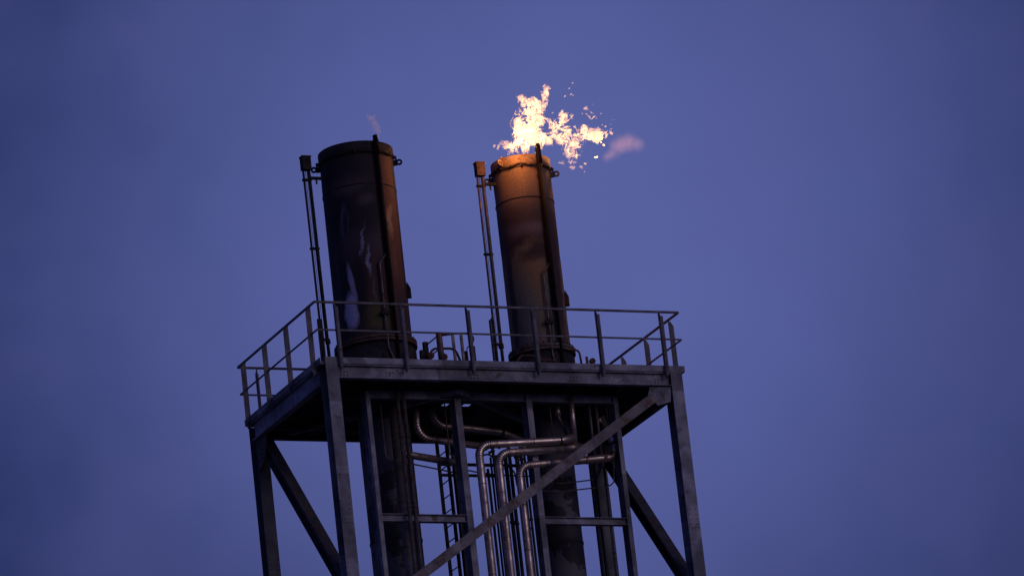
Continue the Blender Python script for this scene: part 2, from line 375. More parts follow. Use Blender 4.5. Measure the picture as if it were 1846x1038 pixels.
# ------------------------------------------------------------------ guardrail
rail = thing('guardrail', 'thin grey two-bar handrail running round all four edges of the platform', 'railing', (W_/2, D_/2, 0))
def hrail(name, z, r0):
    m = MB(); c = [(-.035, -.035, z), (W_+.0, -.035, z), (W_+.0, D_+.02, z), (-.035, D_+.02, z)]
    for i in range(4):
        a, b_ = Vector(c[i]), Vector(c[(i+1) % 4]); d = (b_-a).normalized()
        m.bar(a - d*.0, b_ + d*.0, .03 if r0 else .018, .042 if r0 else .034)
    return m.build(name, M['rail'], rail)
hrail('top_rail', 1.085, 1); hrail('middle_rail', .53, 0)
for px in (603, 721.5, 840, 957.5, 1073, 1187):
    x = at(px, 565, y=-.035).x
    m = MB(); m.plate([(x, -.013, 1.06), (x, -.013, -.24), (x, -.05, -.29), (x, -.105, -.24), (x, -.105, .98), (x, -.06, 1.06)], (1,0,0), .018)
    m.plate([(x+.009, -.107, .98), (x+.05, -.107, .98), (x+.05, -.107, -.20), (x+.009, -.107, -.24)], (0,1,0), .008)
    m.bolts([(x+.01, -.05, -.2), (x+.01, -.05, -.12)], (1,0,0)); m.build('post', M['rail'], rail)
def side_post(x, y, sgn):
    m = MB(); m.plate([(x, y, 1.07), (x+sgn*.045, y, 1.07), (x+sgn*.105, y, .97), (x+sgn*.105, y, -.20), (x+sgn*.055, y, -.31), (x, y, -.24)], (0,1,0), .018)
    m.bolts([(x+sgn*.06, y-.01, -.16), (x+sgn*.06, y-.01, -.24)], (0,-1,0)); m.build('post', M['rail'], rail)
for px, py in ((557, 554), (517, 589), (478.6, 622.5), (440.5, 655)): side_post(-.014, at(px, py, x=-.035).y, -1)
for px, py in ((1203, 579), (1159, 612), (1118, 643), (1085, 675)): side_post(W_+.014, at(px, py, x=W_).y, 1)
for x in (.36, 1.7, 3.1, 4.5, 5.9, 7.2):
    m = MB(); m.plate([(x, D_+.014, 1.07), (x, D_+.014, -.24), (x, D_+.06, -.28), (x, D_+.1, -.2), (x, D_+.1, .98)], (1,0,0), .018); m.plate([(x, D_+.1, 1.0), (x+.06, D_+.1, 1.0), (x+.06, D_+.1, -.2), (x, D_+.1, -.2)], (0,1,0), .01); m.build('post', M['rail'], rail)

# ------------------------------------------------------------------ inner pipe frame
YF = .70
frame = thing('pipe_rack', 'pale grey inner steel rack of slim uprights and crossbars under the platform', 'frame', (W_/2, YF, GROUND))
posts = []
for (pa, pb, py) in ((659, 666.5, 711), (817, 828, 700), (947, 957, 706), (1106.5, 1114, 725)):
    a = at(pa, py, y=YF).x; b_ = at(pb, py, y=YF).x; posts.append((a, b_))
    m = MB(); m.isec(((a+b_)/2, YF+.13, -11.9), ((a+b_)/2, YF+.13, -.42), b_-a, .26, (0,1,0), .012, .01); m.build('upright', M['steel'], frame)
def cross(px, py0, py1, i, j, zz=0):
    z0 = at(px, py0, y=YF).z; z1 = at(px, py1, y=YF).z
    for k in range(i, j):
        m = MB(); h = z0-z1; m.isec((posts[k][1]+.002, YF+.065, (z0+z1)/2), (posts[k+1][0]-.002, YF+.065, (z0+z1)/2), .12, h, (0,0,1), .012, .01)
        if k == 0: m.bolts([(posts[0][1]+.1+q*.06, YF+.058, z1+.05+r*.05) for q in range(3) for r in range(2)], (0,-1,0), .012)
        m.build('crossbar', M['steel'], frame)
cross(690, 704, 716.5, 0, 3); cross(690, 924.5, 938, 0, 1); cross(1040, 931, 944, 2, 3)
for k in (0, 2):
    m = MB(); z = -5.0; m.isec((posts[k][1]+.002, YF+.065, z), (posts[k+1][0]-.002, YF+.065, z), .12, .14, (0,0,1), .012, .01); m.build('crossbar', M['steel'], frame)

# ------------------------------------------------------------------ flare stacks
def shell_uv(me, cx, cy, base, R):
    uvl = me.uv_layers.new(name='shell'); face = math.atan2(CAM.y-cy, CAM.x-cx)
    for poly in me.polygons:
        angs = []
        for li in poly.loop_indices:
            v = me.vertices[me.loops[li].vertex_index].co
            a = math.atan2(v.y, v.x) - face
            a = (a + PI) % (2*PI) - PI; angs.append(a)
        if max(angs)-min(angs) > PI: angs = [a if a > 0 else a+2*PI for a in angs]
        for li, a in zip(poly.loop_indices, angs):
            v = me.vertices[me.loops[li].vertex_index].co; uvl.data[li].uv = (a*R, v.z)

def left_pattern(base, blob):
    base((.032, .021, .031), (.015, .011, .018), 1.5, .5)
    blob(-.25, 4.02, .40, .17, (.075, .052, .065), .8, .3); blob(.12, 3.70, .16, .10, (.080, .056, .072), .8, .2)
    blob(-.25, 2.75, .5, .28, (.062, .045, .055), .8, .25); blob(.28, 2.45, .20, .55, (.07, .052, .07), .6, .2)
    blob(-.37, 3.30, .085, .33, (.085, .08, .135), .4, .22, .12); blob(-.35, 3.27, .050, .25, (.024, .018, .028), .4, .22, .12)
    blob(.66, 2.6, .27, 3.2, (.115, .045, .036), .35, .25); blob(.60, 3.30, .07, .26, (.42, .24, .14), .8, .4, .15); blob(.62, 2.35, .07, .35, (.17, .08, .055), .8, .3); blob(.72, 1.3, .3, .8, (.055, .033, .04), .5, .3)  # right flank: rust, with the flame's orange glow painted into the colour
    blob(.14, 1.75, .34, .85, (.070, .026, .026), .6, .3); blob(-.15, 1.9, .10, .7, (.018, .012, .018), .6, .2)
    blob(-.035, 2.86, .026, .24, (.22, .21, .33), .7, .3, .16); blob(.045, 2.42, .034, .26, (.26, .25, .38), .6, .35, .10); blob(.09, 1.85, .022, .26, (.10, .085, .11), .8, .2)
    blob(.15, 1.2, .26, .36, (.085, .075, .03), .7, .25); blob(-.10, .98, .45, .13, (.05, .038, .028), .7, .25)
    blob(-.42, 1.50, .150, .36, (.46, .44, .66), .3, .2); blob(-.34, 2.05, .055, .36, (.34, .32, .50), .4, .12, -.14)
    blob(-.68, 2.1, .06, .9, (.045, .04, .07), .6, .2)
def right_pattern(base, blob):
    base((.27, .165, .105), (.17, .105, .075), 1.6, .5)
    blob(0, 3.25, 1.4, .62, (.080, .048, .046), .5, .35); blob(.0, 3.28, .42, .10, (.15, .105, .125), .9, .2)
    blob(-.10, 1.85, .42, 1.12, (.20, .16, .10), .14, .25); blob(-.04, 3.04, .42, .08, (.04, .025, .032), .7, .2, -.12)
    blob(.10, 2.5, .24, .50, (.24, .145, .075), .7, .3); blob(.20, 2.85, .16, .16, (.06, .032, .035), .6, .25)
    blob(-.30, 1.3, .30, .8, (.14, .135, .135), .6, .3); blob(-.52, 1.9, .085, 1.4, (.06, .045, .055), .4, .12)
    blob(.30, 1.5, .13, .8, (.19, .165, .14), .5, .2); blob(.50, 2.2, .19, 1.5, (.062, .034, .036), .5, .25); blob(.10, 2.75, .30, .16, (.045, .024, .026), .8, .4); blob(.22, 1.3, .05, .4, (.05, .03, .03), .6, .2)

def stack(S, R, rp, rimpx, label, matn, pil, lugs, band):
    top = at(rimpx[0], rimpx[1], y=2.0).z
    zf = S.z
    t = thing('flare_stack', label, 'flare stack', (S.x, S.y, GROUND), 'flare stacks on the platform')
    cx, cy = S.x, S.y; P = lambda r, a, z: Vector((cx + r*math.cos(a), cy + r*math.sin(a), z))
    face = math.atan2(CAM.y-cy, CAM.x-cx)
    def ang(px, py, rr):   # angle on the cylinder of radius rr seen at pixel column px
        best = None
        for k in range(-90, 91):
            a = face + math.radians(k); q = P(rr, a, at(px, py, y=cy-rr*.9).z); d = q-CAM
            x = PCX + FOC*d.dot(RT)/d.dot(FW)
            if best is None or abs(x-px) < best[0]: best = (abs(x-px), a)
        return best[1]
    # shell (slightly dented cylinder, thickness, inner wall)
    m = MB(); n = 96; prof = []
    zz = [0] + [k*(top-zf)/24 for k in range(1, 25)]
    for z in zz: prof.append((R, z))
    prof += [(R-.03, top-zf), (R-.03, 0)]
    m.lathe((cx, cy, zf), prof, n)
    o = m.build('stack_shell', matn, t, None)
    # dents
    rd = random.Random(int(R*1000)); dents = [(rd.uniform(0, 2*PI), rd.uniform(zf+.3, top-.3), rd.uniform(.12, .3), rd.uniform(.005, .014)) for _ in range(26)]
    me = o.data; b0 = ROOTS[t.name]
    for v in me.vertices:
        x, y, z = v.co; rr = math.hypot(x, y); a = math.atan2(y, x); dz = 0
        for da, zd, s_, dp in dents:
            dd = ((a-da+PI) % (2*PI)-PI)*R; q = (dd*dd + (z+b0.z-zd)**2)/(s_*s_)
            if q < 4: dz += dp*math.exp(-q*2)
        k = (rr-dz)/rr; v.co.x *= k; v.co.y *= k
        v.co.z += 0
    # UV with v measured from the platform edge
    for v in me.vertices: pass
    uvl = me.uv_layers.new(name='shell')
    for poly in me.polygons:
        angs = []
        for li in poly.loop_indices:
            v = me.vertices[me.loops[li].vertex_index].co; angs.append((math.atan2(v.y, v.x)-face+PI) % (2*PI)-PI)
        if max(angs)-min(angs) > PI: angs = [a if a > 0 else a+2*PI for a in angs]
        for li, a in zip(poly.loop_indices, angs):
            v = me.vertices[me.loops[li].vertex_index].co; uvl.data[li].uv = (a*R, v.z+b0.z)
    # rim collar and weld seam
    m = MB(); m.lathe((cx, cy, top), [(R+.004, -.24), (R+.016, -.235), (R+.016, .012), (R-.02, .014)], 96); m.build('rim_collar', band, t)
    m = MB(); m.lathe((cx, cy, top-.86), [(R+.001, -.012), (R+.010, -.006), (R+.010, .006), (R+.001, .012)], 96); m.build('weld_seam', M['black'] if R > .6 else M['rusty'], t)
    # wavy band round the rim
    m = MB(); pts = []
    for i in range(97):
        a = 2*PI*i/96; pts.append(P(R+.045, a, top-.20+.022*math.sin(a*9+1.0)))
    m.tube(pts, .012, 6)
    for i in range(18):
        a = 2*PI*i/18+.1; m.obox(P(R+.03, a, top-.21), Vector((math.cos(a), math.sin(a), 0))*.03, Vector((-math.sin(a), math.cos(a), 0))*.018, Vector((0,0,1))*.02)
    m.build('rim_band', M['black'], t)
    # lifting lugs
    for la, lz in lugs:
        a = la; rad = Vector((math.cos(a), math.sin(a), 0)); m = MB()
        c = P(R+.115, a, top+lz); m.holed_disc(c, rad, (0,0,1), .062, .026, .028)
        m.obox(P(R+.03, a, top+lz-.01), rad*.045, Vector((0,0,1)).cross(rad)*.014, Vector((0,0,1))*.055)
        m.obox(P(R+.035, a, top+lz+.12), rad*.035, Vector((0,0,1)).cross(rad)*.012, Vector((0,0,1))*.012)
        m.obox(P(R+.062, a, top+lz+.08), rad*.010, Vector((0,0,1)).cross(rad)*.012, Vector((0,0,1))*.05)
        m.build('lifting_lug', band if R < .6 else M['black'], t)
    # pilot burner pipe up the front face
    m = MB(); a0 = ang(pil[0][0], pil[0][1], R); a1 = ang(pil[1][0], pil[1][1], R)
    a_ = (a0+a1)/2; ztop = top + (.07 if R > .6 else .17)
    rr = R+.075
    m.tube([P(rr, a_, .02), P(rr, a_, ztop-.32)], .036, 12); m.tube([P(rr, a_, ztop-.36), P(rr, a_, ztop-.02), P(rr-.012, a_, ztop+.03)], .05, 12)
    m.obox(P(rr-.03, a_+.01, (ztop+1.6)/2), Vector((math.cos(a_), math.sin(a_), 0))*.012, Vector((-math.sin(a_), math.cos(a_), 0))*.055, Vector((0,0,1))*(ztop-1.7)/2)
    m.obox(P(rr, a_, ztop-.2), Vector((math.cos(a_), math.sin(a_), 0))*.012, Vector((-math.sin(a_), math.cos(a_), 0))*.058, Vector((0,0,1))*.15)
    for z in (1.6, 2.9, top-.45): m.obox(P(R+.03, a_, z), Vector((math.cos(a_), math.sin(a_), 0))*.04, Vector((-math.sin(a_), math.cos(a_), 0))*.045, Vector((0,0,1))*.02)
    m.build('pilot_pipe', M['soot'], t)
    # second riser with elbow, valve and hooked tail
    m = MB(); a2 = a_ - (.17/R if True else 0); z2 = zf + 1.42
    pts, _ = fillet([P(R+.05, a_, z2+.24), P(R+.06, a2, z2+.02), P(R+.06, a2, zf+.38), P(R+.07, a2, zf-.28), P(R+.12, a2+.12, zf-.62), P(R+.12, a2+.42, zf-.66)], [0, .06, .2, .1, .12, 0], 5)
    m.tube(pts, .021, 10); pp = m.build('gas_pipe', M['pipe'], t)
    m = MB(); c = P(R+.065, a2, zf+.42); rad = Vector((math.cos(a2), math.sin(a2), 0)); tan = Vector((-math.sin(a2), math.cos(a2), 0))
    m.obox(c, rad*.05, tan*.075, Vector((0,0,1))*.035); m.obox(c+Vector((0,0,.05)), rad*.03, tan*.03, Vector((0,0,1))*.03); m.bolts([c+tan*q*.055+Vector((0,0,.035)) for q in (-1, 1)], (0,0,1)); m.build('valve', M['black'], t)
    # box on the right flank
    a3 = face + PI/2 - .12; m = MB(); rad = Vector((math.cos(a3), math.sin(a3), 0)); tan = Vector((-math.sin(a3), math.cos(a3), 0))
    m.obox(P(R+.03, a3, zf+.98), rad*.045, tan*.06, Vector((0,0,1))*.10); m.plate([P(R+.0, a3, zf+1.08), P(R+.075, a3, zf+1.08), P(R+.02, a3, zf+1.2)], tan, .1); m.build('flank_bracket', M['rusty'] if R < .6 else M['black'], t)
    # flange with bolts and skirt
    m = MB(); Rf = R+.085
    m.lathe((cx, cy, zf), [(R, -.0), (Rf, -.0), (Rf, -.05), (R+.02, -.052)], 72, smooth=False)
    m.lathe((cx, cy, zf), [(R+.0, -.065), (Rf, -.065), (Rf, -.115), (R+.0, -.117)], 72, smooth=False)
    m.mi = 1
    for i in range(36):
        a = 2*PI*i/36; m.cyl(P(R+.05, a, zf-.15), P(R+.05, a, zf+.045), .016, 6, False)
    m.build('flange', [M['rusty'] if R > .6 else matn_fl, M['black']], t)
    m = MB(); m.lathe((cx, cy, zf), [(R+.01, -.118), (R+.055, -.20), (R+.055, -.74), (R+.075, -.745), (R+.075, -.78), (R-.1, -.79), (rp, -.84), (rp, -1.0)], 72)
    for i in range(12):
        a = 2*PI*i/12+.3; m.obox(P(R+.065, a, zf-.55), Vector((math.cos(a), math.sin(a), 0))*.02, Vector((-math.sin(a), math.cos(a), 0))*.008, Vector((0,0,1))*.18)
    m.build('skirt', M['black'], t)
    m = MB(); m.lathe((cx, cy, 0), [(rp, -.10), (rp, GROUND+.01)], 64)
    m.lathe((cx, cy, -3.05), [(rp+.002, -.03), (rp+.012, -.02), (rp+.012, .02), (rp+.002, .03)], 64)
    m.build('riser_pipe', M['pipe_main'], t)
    return t, top, face, P
faceL = math.atan2(CAM.y-SL.y, CAM.x-SL.x); faceR = math.atan2(CAM.y-SR.y, CAM.x-SR.x)
matn_fl = mat('flange_paint', (.17, .14, .12), (.09, .07, .06), .75, 0, 6, .4, .2)
collarR = mat('heat_scaled_collar', (.26, .17, .12), (.17, .10, .07), .75, 0, 7, .3, .3)
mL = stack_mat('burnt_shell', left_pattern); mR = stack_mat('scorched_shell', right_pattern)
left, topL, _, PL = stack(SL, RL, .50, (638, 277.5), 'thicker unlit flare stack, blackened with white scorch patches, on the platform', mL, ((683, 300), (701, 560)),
      [(faceL+PI/2-.02, -.27), (faceL-PI/2+.02, -.25)], M['black'])
right, topR, _, PR = stack(SR, RR, .385, (939, 297), 'slimmer burning flare stack, brown and tan, with flames at its mouth', mR, ((975, 320), (1000, 600)),
      [(faceR+PI/2-.1, -.30), (faceR-PI/2+.02, -.28), (faceR-.62, -.10)], collarR)

# ------------------------------------------------------------------ instrument risers beside each stack
def riser(name, label, box, bot, y, armto):
    """box=(x0,y0,x1,y1) px of the head box, bot=(px,py) of the left rod's foot"""
    a = at((box[0]+box[2])/2, box[3], y=y); b_ = at(bot[0], bot[1], y=y)
    t = thing(name, label, 'probe mast', (b_.x, y, -.13), 'probe masts beside the stacks')
    c = at((box[0]+box[2])/2, (box[1]+box[3])/2, y=y); hh = abs(at(box[0], box[1], y=y).z-at(box[0], box[3], y=y).z)/2
    m = MB(); m.box((c.x-.09, y-.07, c.z-hh), (c.x+.09, y+.07, c.z+hh)); m.box((c.x-.10, y-.08, c.z+hh-.02), (c.x+.10, y+.08, c.z+hh+.005))
    m.build('head_box', M['rusty'] if 'burning' in label else M['black'], t)
    kink = Vector((a.x + (b_.x-a.x)*.30, y, a.z + (b_.z-a.z)*.27))
    for dx, r in ((-.055, .022), (.062, .033)):
        pts = [a + Vector((dx, 0, .02)), kink + Vector((dx, 0, 0)), Vector((b_.x+dx, y, -.13))]
        m = MB(); m.tube(pts, r, 10); m.build('rod', M['pipe'] if 'burning' in label else M['black'], t)
    for dx in (-.012, .018):
        pts = [a + Vector((dx, 0, .02)), kink + Vector((dx, 0, 0)), Vector((b_.x+dx+.0, y, .95))]
        m = MB(); m.tube(pts, .005, 6); m.build('wire', M['black'], t)
    m = MB()
    for f in (.06, .40, .77):
        q = a.lerp(Vector((b_.x, y, -.13)), f) if f > .3 else a.lerp(kink, f/.3)
        if f > .3: q = kink.lerp(Vector((b_.x, y, -.13)), (f-.28)/.72)
        m.box((q.x-.09, y-.03, q.z-.02), (q.x+.10, y+.03, q.z+.02)); m.build('clamp', M['black'], t); m = MB()
    q = a + Vector((.07, 0, -.16)); m.box((q.x, y-.03, q.z-.025), (armto[0], y+.03, q.z+.025)); m.box((q.x+.12, y-.01, q.z-.12), (q.x+.15, y+.01, q.z)); m.build('bracket_arm', M['black'], t); m = MB()
    q = Vector((b_.x+.06, y, .62)); m.box((q.x, y-.03, q.z-.03), (armto[1], y+.03, q.z+.03))
    m.build('bracket_arm', M['black'], t)
    for z, r in ((.98, .055), (.30, .075), (.10, .055)):
        m = MB(); m.cyl((b_.x+.062 if z != .10 else b_.x-.055, y, z-.035), (b_.x+.062 if z != .10 else b_.x-.055, y, z+.035), r, 8, False); m.build('coupling', M['black'], t)
    return t, b_
yl = 2.0
r1, bl = riser('probe_mast', 'thin twin-rod probe mast beside the thick black stack', (541, 283, 561, 307), (588, 637), yl, (SL.x-RL+.02, SL.x-RL+.02))
r2, b2 = riser('probe_mast', 'thin twin-rod probe mast beside the burning stack', (854.5, 294, 875, 318), (901, 648), yl, (SR.x-RR+.02, SR.x-RR+.02))
def tray(px0, px1, pyt, y, label):
    a = at(px0, pyt, y=y); wv = (px1-px0)/86.; t = thing('cable_tray', label, 'cable tray', (a.x, y, -.13), 'short cable trays at the mast feet')
    m = MB(); m.box((a.x, y-.02, -.13), (a.x+.025, y+.02, a.z)); m.box((a.x+wv-.03, y-.02, -.13), (a.x+wv, y+.02, a.z)); m.build('side_strip', M['black'], t)
    m = MB(); z = -.1
    while z < a.z: m.box((a.x+.0255, y-.015, z), (a.x+wv-.0305, y+.015, z+.028)); m.box((a.x+.045, y-.012, z+.0285), (a.x+.058, y+.012, z+.06)); z += .0605
    m.build('rungs', M['black'], t); 
tray(571.5, 580, 575, 1.9, 'short perforated cable tray at the foot of the mast by the thick stack')
tray(881.5, 890.5, 577, 1.9, 'short perforated cable tray at the foot of the mast by the burning stack')

# ------------------------------------------------------------------ pipes
def pipe(name, label, cat, pts, r, material, bend=.16, seg=7, seams=True, group=None, straight=.9, n=20, parts=()):
    """pts: (px, py, y) or Vector; silver pipes get bands at every mitre of the bends and along straights"""
    P = [at(p[0], p[1], y=p[2]) if not isinstance(p, Vector) else p for p in pts]
    Q, marks = fillet(P, bend, seg)
    m = MB(); m.tube(Q, r, n, smooth=True)
    if seams:
        m.mi = 1
        def ring(c, d, k=1.035, hw=.006): m.tube([c-d*hw, c+d*hw], r*k, n)
        for i in marks:
            d = (Q[min(i+1, len(Q)-1)]-Q[max(i-1, 0)]).normalized(); ring(Q[i], d)
        for i in range(len(Q)-1):
            a, b_ = Q[i], Q[i+1]; ln = (b_-a).length; d = (b_-a).normalized()
            if ln > straight*.8:
                s = straight*.62
                while s < min(ln, 7): ring(a+d*s, d); s += straight
    o = m.build(name, [material, M['band']], None, Q[-1])
    tag(o, label, cat, group); return o
G1 = 'clad pipes under the platform'
LOW = -14.
def down(px, py, y, extra=LOW):
    a = at(px, py, y=y); return Vector((a.x, y, extra))
# S bends on the left
pipe('insulated_pipe', 'silver pipe dropping beside the thick stack riser and bending right, lower of two', 'pipe', [Vector((at(748.5,706,y=1.35).x,1.35,-.15)), (753,789,1.35), (868,804,1.5)], .068, M['clad'], .28, 8, group=G1)
pipe('insulated_pipe', 'silver pipe bending right just below the deck openings, upper of two', 'pipe', [Vector((at(777.5,728,y=1.5).x,1.5,-.15)), (783,767,1.5), (848,772,1.6), (905,779,1.7), (950,797,1.8)], .064, M['clad'], .26, 8, group=G1)
pipe('insulated_pipe', 'fat dull vertical pipe in front of the thick stack riser, under the platform', 'pipe', [Vector((at(706,715,y=1.15).x,1.15,-.15)), down(706,715,1.15)], .088, M['cladd'], group=G1)
pipe('insulated_pipe', 'dull low pipe running right from the fat vertical pipe, below the lower bend', 'pipe', [(712,800,1.15), (722,817,1.15), (836,836,1.35)], .072, M['clad'], .1, 5, group=G1)
# the three big bends in the middle
pipe('insulated_pipe', 'silver pipe with the top left elbow, leftmost of the three big bends', 'pipe', [(1036,789,.50), (1010,794,.50), (862,802,.60), down(862.5,802,.60)], .080, M['clad'], .24, 8, group=G1)
pipe('insulated_pipe', 'silver pipe with the middle elbow of the three big bends', 'pipe', [(1050,806,.62), (897,817,.62), down(897,817,.62)], .081, M['clad'], .25, 8, group=G1)
pipe('insulated_pipe', 'silver pipe turning back at the right and dropping from the lowest elbow of the three', 'pipe', [(1084,752,1.0), (1107,800,.95), (1106,824,.9), (935,840,.70), down(935,840,.70)], .078, M['clad'], [0,.2,.22,.25,0], 8, group=G1)
# sleeves above them
pipe('insulated_pipe', 'short silver sleeved pipe under the right part of the deck, slanting down', 'pipe', [Vector((at(1004,725,y=.95).x,.95,-.2)), (1006.5,752,.95), (1026,788,.95)], .042, M['pipe'], .08, 5, False, group=G1)
pipe('insulated_pipe', 'silver straight drop between the slanting sleeve and the frame upright', 'pipe', [Vector((at(1030,725,y=.75).x,.75,-.2)), (1037,800,.70)], .055, M['clad'], .1, 4, True, group=G1, straight=.35)
m = MB(); a = at(1004.5, 733, y=.95); m.cyl(a, a+Vector((0,0,-.19)), .055); o = m.build('pipe_sleeve', M['clad'], None, a); tag(o, 'short bright metal sleeve round the slanting pipe below the deck', 'sleeve')
m = MB(); a = at(1080, 753, y=.98); m.cyl(a, a+Vector((0,0,-.1)), .045); o = m.build('pipe_sleeve', M['clad'], None, a); tag(o, 'small bright sleeve on the pipe above the rightmost bend', 'sleeve')
def sleeve(px0, py0, px1, py1, y, r, label):
    m = MB(); a = at(px0, py0, y=y); b_ = at(px1, py1, y=y); m.cyl(a, b_, r, 20); o = m.build('pipe_sleeve', M['clad'], None, a); tag(o, label, 'sleeve')
sleeve(1015, 808.5, 1045, 806, .62, .088, 'wide pale sleeve on the middle silver pipe, hidden partly by the front brace')
sleeve(990, 835, 1018, 832.5, .76, .088, 'wide pale sleeve on the lowest silver pipe, just left of the front brace')
sleeve(1056, 829, 1092, 825.5, .88, .082, 'long sleeve on the lowest silver pipe, right of the front brace')
# small straight pipes
G2 = 'slim bare pipes under the platform'
def vpipe(label, px, py, y, r, top=-.16, bot=LOW, mt='pipe'):
    x = at(px, py, y=y).x; m = MB(); m.cyl((x, y, bot), (x, y, top), r, 12)
    if bot < -3:
        m.mi = 1
        for z in (-1.35, -2.75): m.cyl((x, y, z-.02), (x, y, z+.02), r*1.35, 12)
    o = m.build('slim_pipe', [M[mt], M['dark']], None, (x, y, bot)); tag(o, label, 'pipe', G2)
vpipe('slim vertical pipe just right of the fat dull pipe', 716, 715, .62, .036)
vpipe('slim vertical pipe, second to the right of the fat dull pipe', 727, 715, .60, .040)
vpipe('slim dark pipe running down beside the ladder', 741, 860, 1.0, .035, mt='dark')
vpipe('slim pipe hanging below the deck between the clad sleeves and the right uprights', 1060.5, 725, .9, .034, bot=at(1068,800,y=.9).z-.6)
vpipe('slim pipe just left of the small bright sleeve', 1073, 725, .9, .034, bot=at(1080,790,y=.9).z-.6)
vpipe('very thin rod just right of the frame upright below the deck', 991, 735, .9, .013, bot=at(997,790,y=.9).z)
vpipe('very thin rod near the rightmost frame upright', 1093, 735, .9, .016, bot=at(1097,780,y=.9).z)
vpipe('dark thin pipe in the middle bundle, beside the leftmost big bend', 881, 860, 1.3, .028, top=-1.75, mt='dark')
vpipe('dark thin pipe in the middle bundle, between the first and second big bends', 888, 860, 1.5, .022, top=-1.45, mt='dark')
vpipe('dark pipe in the middle bundle, just left of the second big bend', 894, 862, 1.4, .030, top=-1.3, mt='dark')
vpipe('dark pipe in the middle bundle, right behind the second big bend', 916, 870, 1.5, .040, top=-1.3, mt='dark')
vpipe('dark pipe in the middle bundle, behind the third big bend', 926, 890, 1.6, .036, top=-1.2, mt='dark')
vpipe('dark pipe in the middle bundle, just right of the third big bend', 953, 890, 1.3, .026, top=-1.2, mt='dark')
for px_, yy_, rr_, tt_, lb_ in ((874, 1.7, .030, -1.5, 'dark pipe behind the leftmost big bend, nearest the second upright'), (902, 1.75, .034, -1.6, 'dark pipe in the middle bundle, behind the second big bend, further back'),
        (908, 1.2, .018, -1.5, 'very thin dark pipe between the second and third big bends'), (938, 1.75, .045, -1.2, 'thick dark pipe in the middle bundle, behind the third big bend'),
        (946, 1.9, .030, -1.1, 'dark pipe in the middle bundle, between the third big bend and the third upright')):
    vpipe(lb_, px_, 880, yy_, rr_, top=tt_, mt='dark')
vpipe('slim conduit on the left face of the rear right column', 1069, 860, 3.5, .026, top=-.3)
vpipe('slim conduit on the right face of the rear right column', 1091, 860, 3.45, .026, top=-.3)
def conduit(label, pts, r=.013, bend=.1, mt='pipe'):
    P = [at(p[0], p[1], y=p[2]) for p in pts]; Q, _ = fillet(P, bend, 6); m = MB(); m.tube(Q, r, 8)
    o = m.build('conduit', M[mt], None, Q[0]); tag(o, label, 'conduit', 'thin bent conduits under the platform')
conduit('thin conduit dropping by the left upright then crossing right to the second upright', [(684,716,.9), (696,828,.9), (744,836,.95), (828,853,1.0)], .016, .12)
conduit('thin conduit bending to the second upright from above', [(800,716,.85), (811,820,.85), (824,826,.85)], .014, .1)
conduit('upper thin conduit crossing the slim stack riser', [(960,865,1.4), (989,869,1.3), (1011,871,1.25), (1032,869,1.3), (1070,864,2.2)], .013, .15)
conduit('lower thin conduit crossing the slim stack riser', [(945,888,1.4), (975,884,1.3), (1011,886,1.25), (1034,883,1.3), (1075,878.5,2.2)], .013, .15)
conduit('thin conduit hooking back to the rear right column', [(1105,820,2.5), (1107,868,2.5), (1101,874,2.6), (1088,877,3.0)], .013, .1)
conduit('short curved black hose left of the second big bend', [(862,822,1.5), (880,818,1.5), (896,828,1.5), (902,850,1.5)], .02, .2, 'dark')
conduit('short curved black hose under the second big bend', [(905,846,1.4), (918,840,1.4), (928,852,1.4), (932,875,1.4)], .016, .15, 'dark')
conduit('thin dark pipe bridging from the second upright behind the big bends', [(832,845,1.6), (862,851,1.6), (900,856,1.6), (960,858,1.6)], .016, .1, 'dark')

# ------------------------------------------------------------------ ladder between the risers
lx = at(793.5, 850, y=2.4).x
lad = thing('ladder', 'dark vertical ladder seen edge on between the two stack risers', 'ladder', (lx, 2.2, GROUND))
for y in (2.42, 1.98):
    m = MB(); m.box((lx-.035, y-.012, -14), (lx+.035, y+.012, -.46)); m.build('side_rail', M['dark'], lad)
z = -9.; k = 0
while z < -.5:
    m = MB(); m.cyl((lx, 1.992, z), (lx, 2.408, z), .012, 8); m.build('rung', M['dark'], lad); z += .29; k += 1
m = MB(); a = at(825, 850, y=1.9); m.isec((a.x-.1, 1.75, -13), (a.x-.1, 1.75, -.5), .10, .12, (0,1,0)); o = m.build('steel_upright', M['dark'], None, (a.x-.1, 1.75, -13)); tag(o, 'dark slim steel upright directly right of the ladder', 'upright')
m = MB(); a = at(838, 820, y=3.0); m.bar((lx+.35, 3.1, -1.1), (lx+2.4, 3.1, -1.1), .06, .05); m.bar((lx+.35, 3.1, -1.32), (lx+1.6, 3.1, -1.32), .05, .05)
o = m.build('pipe_support', M['dark'], None, (lx, 3.1, -1.1)); tag(o, 'pair of dark horizontal support bars behind the big bends', 'support')

# ------------------------------------------------------------------ valve manifold between the stacks, on the deck
YM = 1.6
mf = thing('valve_manifold', 'dark cluster of upright stubs, bowed pipe and handwheels on deck between the stacks', 'manifold', (at(800,640,y=YM).x, YM, -.133))
def V(px, py, y=YM): return at(px, py, y=y)
m = MB(); a = V(791, 602); m.cyl((a.x, YM, -.133), (a.x, YM, a.z), .062, 16); m.cyl((a.x, YM, a.z), (a.x, YM, a.z+.03), .045, 12); m.build('stub', M['pipe'], mf)
for px in (816, 831):
    m = MB(); a = V(px, 604); m.box((a.x-.026, YM-.02, -.133), (a.x+.026, YM+.02, a.z)); m.build('stub', M['pipe'], mf)
m = MB(); Q, _ = fillet([V(797,604), V(820,601), V(846,601), V(854,609), V(850,622)], .08, 5); m.tube(Q, .022, 10); Q, _ = fillet([V(850,622), V(842,626), V(841,646)], .05, 5); m.tube(Q, .012, 8); m.build('header_pipe', M['dark'], mf)
